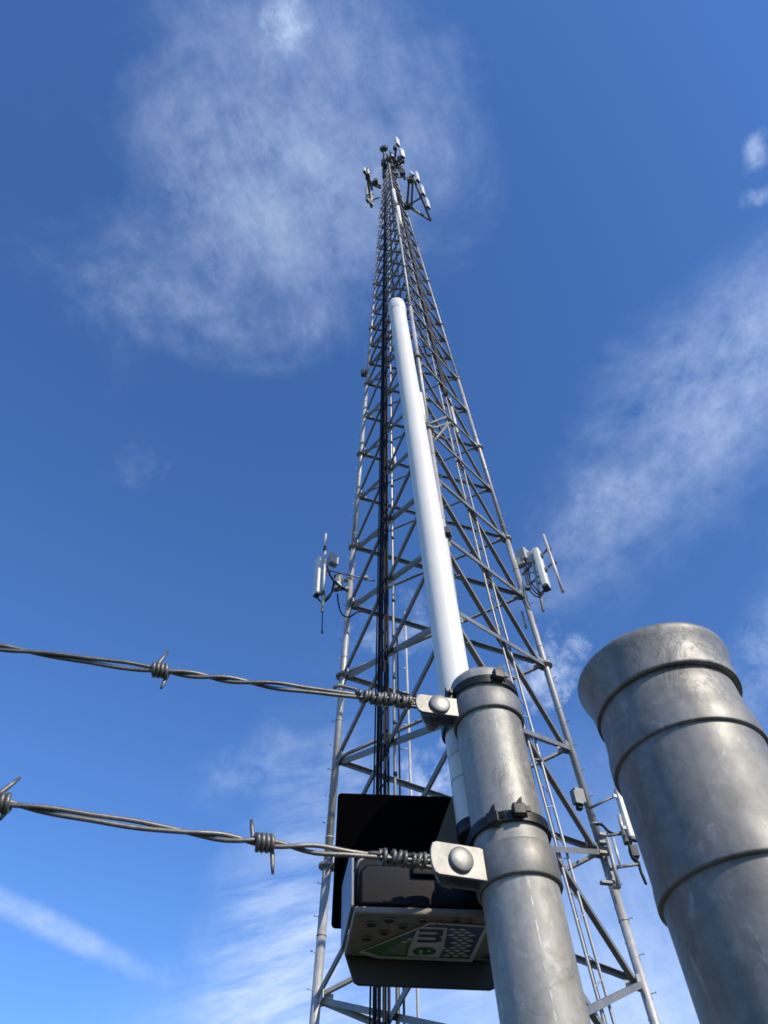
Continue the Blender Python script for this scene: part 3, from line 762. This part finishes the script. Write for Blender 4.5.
# ------------------------------------------------------------------ brace bands with tabs, bolts
def hor(v): v = v - AX_P * v.dot(AX_P); return v.normalized()
wu_a = at(415, 703, .715); zu = wu_a.z - EYE
wl_a = at(434, 862, .600); zl = wl_a.z - EYE
wu_b = atz(-260, 607, zu); wl_b = atz(-260, 751, zl)
def band(label, hmid, hgt, tab_l, wdir):
    c = P(hmid); t = thing('brace_band', label, 'clamp', c - AX_P * hgt / 2)
    d = hor(wdir); f = d.cross(AX_P)
    if f.dot(C0 - c) < 0: f = -f
    r0 = RP + .0007; th = .0018
    mb = MB()
    mb.lathe(c, AX_P, [(r0, -hgt / 2), (r0 + th, -hgt / 2), (r0 + th + .0007, -hgt / 2 + .0012), (r0 + th + .0007, hgt / 2 - .0012), (r0 + th, hgt / 2), (r0, hgt / 2), (r0, -hgt / 2)], 96)
    mb.build('ring', M_band, t)
    for s_, nm in ((1, 'tab'), (-1, 'tab')):
        off = f * (.008 if s_ > 0 else -.006)
        if s_ < 0: tab_l = tab_l - .009
        x0 = math.sqrt((r0 + th) ** 2 - .008 ** 2) - .004
        pts = []
        hh = hgt / 2 - .001
        # rounded outer end
        ang = [(-1, 0), (-1, 1)]
        prof2 = [(x0, -hh), (x0 + tab_l - .006, -hh), (x0 + tab_l - .0025, -hh + .0015), (x0 + tab_l - .0005, -hh * .45), (x0 + tab_l, 0), (x0 + tab_l - .0005, hh * .45), (x0 + tab_l - .0025, hh - .0015), (x0 + tab_l - .006, hh), (x0, hh)]
        mb = MB(); mb.prism([c + d * a + AX_P * b + off - f * .0014 for a, b in prof2], f * .0028)
        mb.build(nm, M_band, t, bevel=.0006)
    bc = c + d * (RP + tab_l * .55) + f * .0105
    mb = MB(); rb = .0098
    mb.lathe(bc, f, [(rb, -.001), (rb, .0008), (rb * .97, .0018), (rb * .88, .0022), (rb * .66, .0030), (rb * .32, .0050), (0, .0052)][:5] + [(rb * .33, .0035), (0, .0037)], 40); mb.build('bolt_head', M_bolt, t)
    mb = MB(); mb.tube([bc - f * .001, bc - f * .034], .0045, 16); mb.build('bolt_shank', M_bolt, t)
    mb = MB(); mb.tube([bc - f * .0225, bc - f * .0290], .0085, 6); mb.build('nut', M_bolt, t)
    return c, d, f
hu = axpoint(post_top, 718); hl = axpoint(post_top, 876)
bu = band('upper galvanised brace band with round bolt near the slim post top', hu, .0225, .045, wu_b - wu_a)
bl = band('lower galvanised brace band with round bolt above the sticker box', hl, .028, .049, wl_b - wl_a)

# ------------------------------------------------------------------ barbed wires
WR = .0018
def barbed(label, a, b, coil, barbs, sag, tails, ph0=0, open_to=None):
    t = thing('barbed_wire', label, 'barbed wire', (a + b) / 2)
    d = (b - a); Ln = d.length; d.normalize()
    e1 = d.cross(V((0, 0, 1))).normalized(); e2 = e1.cross(d)
    if e2.z < 0: e2 = -e2
    def ctr(s): u = s / Ln; return a + d * s - V((0, 0, 1)) * (sag * 4 * u * (1 - u))
    n = int(Ln / .0018)
    for k in (0, 1):
        pts = []
        for i in range(n + 1):
            s = Ln * i / n
            # uneven lay: long and short twists
            th = ph0 + 2 * PI * (s / .125 + .22 * math.sin(s * 31 + ph0)) / 1.0 + k * PI
            rr = WR * (1.02 + .45 * max(0, math.sin(s * 47 + 1.3 + ph0)) ** 2)
            pts.append(ctr(s) + (e1 * math.cos(th) + e2 * math.sin(th)) * rr)
        mb = MB(); mb.tube(pts, WR, 10); mb.build('strand', M_wire, t)
    for (s0, n_t, up, dn, sl) in barbs:
        mb = MB(); pts = []
        rb = WR * 3.0; pitch = WR * 2.0
        N_ = int(n_t * 20)
        th0 = .3
        st = ctr(s0 + n_t * pitch / 2); st_end = ctr(s0 - n_t * pitch / 2)
        q0 = st + (e1 * math.cos(th0) + e2 * math.sin(th0)) * rb
        loop = []
        for i in range(N_ + 1):
            th = PI * .0 + 2 * PI * i / 20.0 + th0
            loop.append(st + (st_end - st) * (i / N_) + (e1 * math.cos(th) + e2 * math.sin(th)) * rb * (1 + .05 * math.sin(i * .9)))
        t0 = (loop[0] - loop[1]).normalized(); t1 = (loop[-1] - loop[-2]).normalized()
        A0 = [loop[0] + (e2 * 1 + d * sl + t0 * .2).normalized() * x for x in (up, up * .66, up * .33)]
        A1 = [loop[-1] + (e2 * -1 - d * sl * .5 + t1 * .2).normalized() * x for x in (dn * .33, dn * .66, dn)]
        pts = A0 + loop + A1
        rs = [WR * .65, WR * .95, WR] + [WR] * len(loop) + [WR, WR * .95, WR * .6]
        mb.tube(pts, rs, 10); mb.build('barb', M_wire, t)
    # wrapped end
    c0, c1, turns, rc = coil
    mb = MB(); pts = []
    rnd = random.Random(4)
    for i in range(int(turns * 20) + 1):
        u = i / (turns * 20); th = 2 * PI * i / 20
        r_ = rc * (1 + .10 * math.sin(i * .37) + .06 * math.sin(i * .11))
        pts.append(ctr(c0 + (c1 - c0) * u + .0012 * math.sin(i * .21)) + (e1 * math.cos(th) + e2 * math.sin(th)) * r_)
    pts = [ctr(c0 - .016) + e1 * .002] + pts
    for q in tails: pts.append(pts[-1] + d * q[0] + e2 * q[1] + e1 * q[2])
    mb.tube(pts, WR * 1.02, 10); mb.build('wrapped_end', M_wire, t)
    mb = MB(); loop = []
    for i in range(15):
        th = -PI / 2 + PI * i / 14
        loop.append(ctr(0) - d * (.002 + .012 * math.cos(th)) + e2 * .0045 * math.sin(th))
    mb.tube([ctr(.03) + e2 * -.003] + loop + [ctr(.03) + e2 * .003], WR, 8); mb.build('eye', M_wire, t)
    return ctr, d, e1, e2
def s_at(a, b, px_, z):                    # distance along a wire where it passes the picture column
    lo, hi = 0, (b - a).length
    for _ in range(40):
        mid = (lo + hi) / 2; w = a + (b - a).normalized() * mid - C0
        if 384 + F * w.dot(R_) / w.dot(F_) > px_: lo = mid
        else: hi = mid
    return (lo + hi) / 2
def s_px(x, up):
    return s_at(wu_a, wu_b, x, 0) if up else s_at(wl_a, wl_b, x, 0)
barbed('upper twisted barbed wire running left from the slim post', wu_a, wu_b, (s_px(412, 1), s_px(360, 1), 12.5, WR * 2.75),
       [(s_px(161, 1), 4, .029, .018, -.3), (s_px(-120, 1), 4, .02, .018, .2)], .004, [(.0, .0, .002), (.004, .006, .001), (.016, .002, 0), (.004, -.004, 0)], .4)
barbed('lower twisted barbed wire running left from the slim post', wl_a, wl_b, (s_px(428, 0), s_px(378, 0), 7.5, WR * 2.5),
       [(s_px(265, 0), 4, .019, .022, .12), (s_px(3, 0), 4, .026, .012, -.5), (s_px(-220, 0), 4, .02, .018, .2)], .0075, [(.002, .001, .002), (.006, -.001, 0)], 1.9)

# ------------------------------------------------------------------ black cable ties
def tie(label, h, ang_heads, around, wid=.0042):
    c = P(h); t = thing('cable_tie', label, 'cable tie', c)
    # loop = hull of post and tube circles
    ac = ant_bot + AX_P * ((c - ant_bot).dot(AX_P)); dv = ac - c; dist = dv.length; ux = dv.normalized(); uy = AX_P.cross(ux)
    off = .0022
    r1 = RP + off + (.0032 if around == 2 else 0); r2 = AR + off
    pts = []
    al = math.acos(max(-1, min(1, (r1 - r2) / dist)))
    for i in range(61):
        a = al + (2 * PI - 2 * al) * i / 60; pts.append(c + (ux * math.cos(a) + uy * math.sin(a)) * r1)
    for i in range(31):
        a = -al + 2 * al * i / 30; pts.append(ac + (ux * math.cos(a) + uy * math.sin(a)) * r2)
    mb = MB(); n = len(pts); rings = []
    for i in range(n):
        tg = (pts[(i + 1) % n] - pts[i - 1]).normalized(); nn = tg.cross(AX_P)
        rings.append([mb.bm.verts.new(pts[i] + nn * x + AX_P * y) for x, y in ((-.0008, -wid / 2), (.0008, -wid / 2), (.0008, wid / 2), (-.0008, wid / 2))])
    for i in range(n):
        a, b = rings[i], rings[(i + 1) % n]
        for q in range(4):
            f = mb.bm.faces.new((a[q], a[(q + 1) % 4], b[(q + 1) % 4], b[q]))
    mb.build('strap', M_tie, t)
    tocam = hor(C0 - c); side = tocam.cross(AX_P)
    if side.dot(R_) < 0: side = -side
    for ang in ang_heads:
        a = math.radians(ang); n_d = tocam * math.cos(a) + side * math.sin(a); s_d = -tocam * math.sin(a) + side * math.cos(a)
        hc = c + n_d * (r1 + .0034)
        mb = MB(); mb.box(hc, .0104, .0068, .0098, s_d, n_d, AX_P); mb.build('head', M_tie, t, bevel=.0012)
        mb = MB(); mb.box(hc + AX_P * .001 + n_d * .0005 + s_d * .0065, .006, .0022, .0046, s_d, n_d, AX_P)
        mb.prism([hc + AX_P * .004 + n_d * .001 - s_d * .003, hc + AX_P * .004 + n_d * .001 + s_d * .003, hc + AX_P * .010 + n_d * .002 + s_d * .0035, hc + AX_P * .0085 + n_d * .002 + s_d * .001], n_d * .0016)
        mb.build('tail', M_tie, t)
    return t
h1 = axpoint(post_top, 699); h2 = axpoint(post_top, 840)
tie('black cable tie around the very top of the slim post, head at right', h1, (30,), 1)
tie('black cable tie around the very top of the slim post, head at left edge', h1 - .0044, (-64,), 1)
tie('black cable tie above the lower band, head nearer the post middle', h2, (-16,), 1)
tie('black cable tie above the lower band, head further right', h2 + .0044, (18,), 1)

# ------------------------------------------------------------------ sticker box behind the post
zb = .272
nl, nr = atz(354, 913, zb), atz(500, 917, zb)
flp, frp = atz(344, 956, zb), atz(492, 962, zb)
bx = thing('sensor_box', 'dark outdoor box with holed underside and checkered sticker behind the slim post', 'box', nl)
upv = V((0, 0, 1))
wv = (nr - nl).normalized(); dv_ = ((flp - nl) + (frp - nr)) / 2
# underside plate
mb = MB(); mb.prism([nl, nr, frp, flp], upv * .006); under = mb.build('underside', M_under, bx, bevel=.002)
# front shell (rounded box) above the near edge
Hf = .040
mid = (nl + nr) / 2
dn = dv_.normalized()
def rr_poly(o, w, h, r, n=8):
    pts = []
    for (cx, cy, a0) in ((w - r, r, -90), (w - r, h - r, 0), (r, h - r, 90), (r, r, 180)):
        for i in range(n + 1):
            a = math.radians(a0 + 90 * i / n); pts.append(o + wv * (cx + r * math.cos(a)) + upv * (cy + r * math.sin(a)))
    return pts
Wd = (nr - nl).length
mb = MB(); mb.prism([nl + wv * .004 + upv * .0065, nr + upv * .0065, nr + upv * Hf, nl + wv * .010 + upv * Hf, nl + wv * .004 + upv * (Hf - .006)], dn * .03); mb.build('front_cover', M_shell, bx, bevel=.003, seg=3)
mb = MB(); mb.prism([nl + dn * .032 + wv * .002 + upv * .0065, nr + dn * .032 + upv * .0065, nr + dn * .032 + upv * .062, nl + dn * .032 + wv * .002 + upv * .062], dn * (dv_.length - .036)); mb.build('body', M_shell, bx, bevel=.003)
# left flank, sky light put into its pale blue-grey colour
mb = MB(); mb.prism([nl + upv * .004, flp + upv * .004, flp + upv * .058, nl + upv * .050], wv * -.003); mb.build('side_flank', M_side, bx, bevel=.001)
# latch / corner highlight strip on the cover
mb = MB(); mb.box(nl + wv * .062 + upv * .034 - dn * .002, .03, .004, .009, wv, dn); mb.build('latch', M_shell, bx, bevel=.0015)
mb = MB(); mb.tube([nl + upv * .034 + wv * .0015 - dn * .001, nl + upv * .041 + wv * .004 - dn * .001, nl + upv * .044 + wv * .009 - dn * .001], .0012, 8); mb.build('edge_highlight', M_band, bx)  # bright strip shaped like the highlight on the rounded corner
# rear lip hanging below the underside
lipb = atz(358, 982, zb * .93); lipc = atz(492, 985, zb * .93)
b0 = flp + dn * .001; b1 = frp + dn * .001 + wv * .004
mb = MB(); mb.prism([b0 + upv * .004, b1 + upv * .004, b1 - upv * .019 - wv * .003, b1 - upv * .021 - wv * .008, b0 - upv * .021 + wv * .012, b0 - upv * .019 + wv * .008], dn * .004); mb.build('rear_lip', M_lip, bx, bevel=.001)
# black back plate, leaning, and a browner sheet coloured as its sunlit part
q0, q1 = at(338, 793, .745), at(452, 797, .745)
q2 = at(331, 928, .675); q3 = at(445, 932, .675)
pn = (q1 - q0).cross(q2 - q0).normalized()
if pn.dot(ray(390, 860)) < 0: pn = -pn
def rnd_quad(a, b, c, d, r=.06, n=5):
    out = []
    cs = [a, b, c, d]
    for i in range(4):
        p = cs[i]; pr = cs[i - 1]; nx = cs[(i + 1) % 4]
        A = p + (pr - p).normalized() * r; B = p + (nx - p).normalized() * r
        for j in range(n + 1):
            t = j / n; out.append(A * (1 - t) ** 2 + p * 2 * t * (1 - t) + B * t ** 2)
    return out
mb = MB(); mb.prism(rnd_quad(q0, q1, q3, q2, .004), pn * .003); mb.build('back_plate', M_black, bx)
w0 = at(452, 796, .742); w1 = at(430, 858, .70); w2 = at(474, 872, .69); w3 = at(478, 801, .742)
mb = MB(); mb.prism([w0, w1, w2, w3], pn * .004 * -1); mb.build('sunlit_patch', M_sunlit, bx)
# holes in the underside
fwd_u = upv * -.0004
def upt(x, y, dz=-.0004): return atz(x, y, zb + dz)
for (x, y, s_) in ((371, 924.5, 1), (389, 920.5, 1), (384, 933, .9), (403, 927, .9), (366, 939, 1), (423, 921, .85), (441, 922.5, .7), (456, 921, .85), (470, 922, .7), (487, 957, 1)):
    mb = MB(); c_ = upt(x, y, -.0006); rx = .0042 * s_
    mb.face([c_ + wv * rx * math.cos(a * PI / 10) + dn * rx * math.sin(a * PI / 10) for a in range(20)]); mb.build('vent_hole', M_hole, under)
    mb = MB()
    ring = [c_ + wv * (rx + .0003) * math.cos(a * PI / 10) + dn * (rx + .0003) * math.sin(a * PI / 10) - upv * .0004 for a in range(21)]
    mb.tube(ring, .0004, 6, caps=False); mb.build('hole_rim', M_under, under)
# sticker: white backing, coloured print, white lozenges and the letters m e
def S_(x, y, dz): return upt(x, y, dz)
st_px = [(430, 922.5), (489, 926), (472, 962), (378, 958.5), (357.5, 952.5)]
mb = MB(); mb.face([S_(x, y, -.0010) for x, y in st_px]); stk = mb.build('sticker', M_paper, bx)
cx_ = sum(p[0] for p in st_px) / 5; cy_ = sum(p[1] for p in st_px) / 5
inn = [(431, 924.6), (484.5, 928), (469, 959.2), (379.5, 956), (364, 951.2)]
gpar = nl
o1 = S_(400, 958, -.0013) - gpar; o2 = S_(455, 926, -.0013) - gpar
M_print = sticker_print_mat(o1, o2)
mb = MB(); mb.face([S_(x, y, -.0013) for x, y in inn]); mb.build('print', M_print, stk)
mb = MB(); mb.face([S_(x, y, -.0014) for x, y in ((380, 953.8), (400, 943), (407, 943.5), (405, 954.8))]); mb.build('blank_patch', plain('sticker_patch', (.2, .23, .18), .5, var=.4, sc=400), stk)
def inside(p, poly):
    c = False
    for i in range(len(poly)):
        (x1, y1), (x2, y2) = poly[i], poly[i - 1]
        if (y1 > p[1]) != (y2 > p[1]) and p[0] < (x2 - x1) * (p[1] - y1) / (y2 - y1) + x1: c = not c
    return c
region = [(428, 927.5), (478, 930.5), (465.5, 956), (436, 955.5), (404, 953.5), (402, 943)]
O_ = S_(440, 940, -.0016)
lz = MB(); st = .0078
for i in range(-16, 17):
    for j in range(-16, 17):
        c_ = O_ + wv * (i + .5 * (j % 2)) * st * 1.05 + dn * j * st * .62
        w = c_ - C0; xx = 384 + F * w.dot(R_) / w.dot(F_); yy = 512 - F * w.dot(U_) / w.dot(F_)
        if not inside((xx, yy), region): continue
        if 415 < xx < 450 and 926 < yy < 947 or 405 < xx < 443 and 944 < yy < 959 or xx < 409 and yy > 942: continue
        lz.face([c_ + wv * st * .50, c_ + dn * st * .29, c_ - wv * st * .50, c_ - dn * st * .29])
o = lz.build('lozenge_pattern', M_paper, stk); o['kind'] = 'stuff'
def letter(ch, ctr, size, right, up, mt):
    cu = bpy.data.curves.new('letter', 'FONT'); cu.body = ch; cu.size = 1; cu.align_x = 'CENTER'; cu.align_y = 'CENTER'; cu.offset = .02
    to = bpy.data.objects.new('tmp', cu); COL.objects.link(to)
    me = bpy.data.meshes.new_from_object(to.evaluated_get(bpy.context.evaluated_depsgraph_get()))
    bpy.data.objects.remove(to)
    ys = [v.co.y for v in me.vertices]; xs = [v.co.x for v in me.vertices]
    my = (max(ys) + min(ys)) / 2; mx_ = (max(xs) + min(xs)) / 2
    for v in me.vertices:
        v.co = ctr + right * (v.co.x - mx_) * size[0] + up * (v.co.y - my) * size[1] - gpar
    me.name = 'letter'; me.materials.append(mt)
    ob = bpy.data.objects.new('letter', me); COL.objects.link(ob); ob.parent = stk
# text runs away from the viewer (turned a quarter clockwise)
mb = MB(); mb.face([S_(x, y, -.0015) for x, y in ((410, 946), (417, 930), (421, 926.6), (447.5, 928), (444, 947), (439, 957.6), (407, 956))]); mb.build('letter_ground', M_paper, stk)
letter('m', S_(430.5, 936.3, -.0019), (.034, .040), dn, wv, M_label)
letter('e', S_(424.5, 951.3, -.0019), (.032, .038), dn, wv, plain('sticker_green', (.03, .12, .05), .4))

GR_ = {'barbed_wire': 'barbed wires strung from the slim post', 'brace_band': 'wire bands on the slim post', 'cable_tie': 'black cable ties on the slim post',
       'panel_antenna': 'panel antennas on the tower', 'radio_unit': 'radio units on the tower', 'jumper_cable': 'jumper cables on the tower', 'omni_antenna': 'stick antennas on the tower',
       'mount_pipe': 'mounting pipes on the tower', 'pipe_antenna': 'plain pipes on the tower', 'connector_block': 'connector blocks beside the thick post', 'sector_frame': 'boom frames at the tower top', 'standoff_mount': 'standoff mounts on the tower'}
for o in list(COL.objects):
    if o.parent is None and 'label' in o and o.name.split('.')[0] in GR_: o['group'] = GR_[o.name.split('.')[0]]
SC.render.engine = 'CYCLES'
SC.render.resolution_x = 768; SC.render.resolution_y = 1024
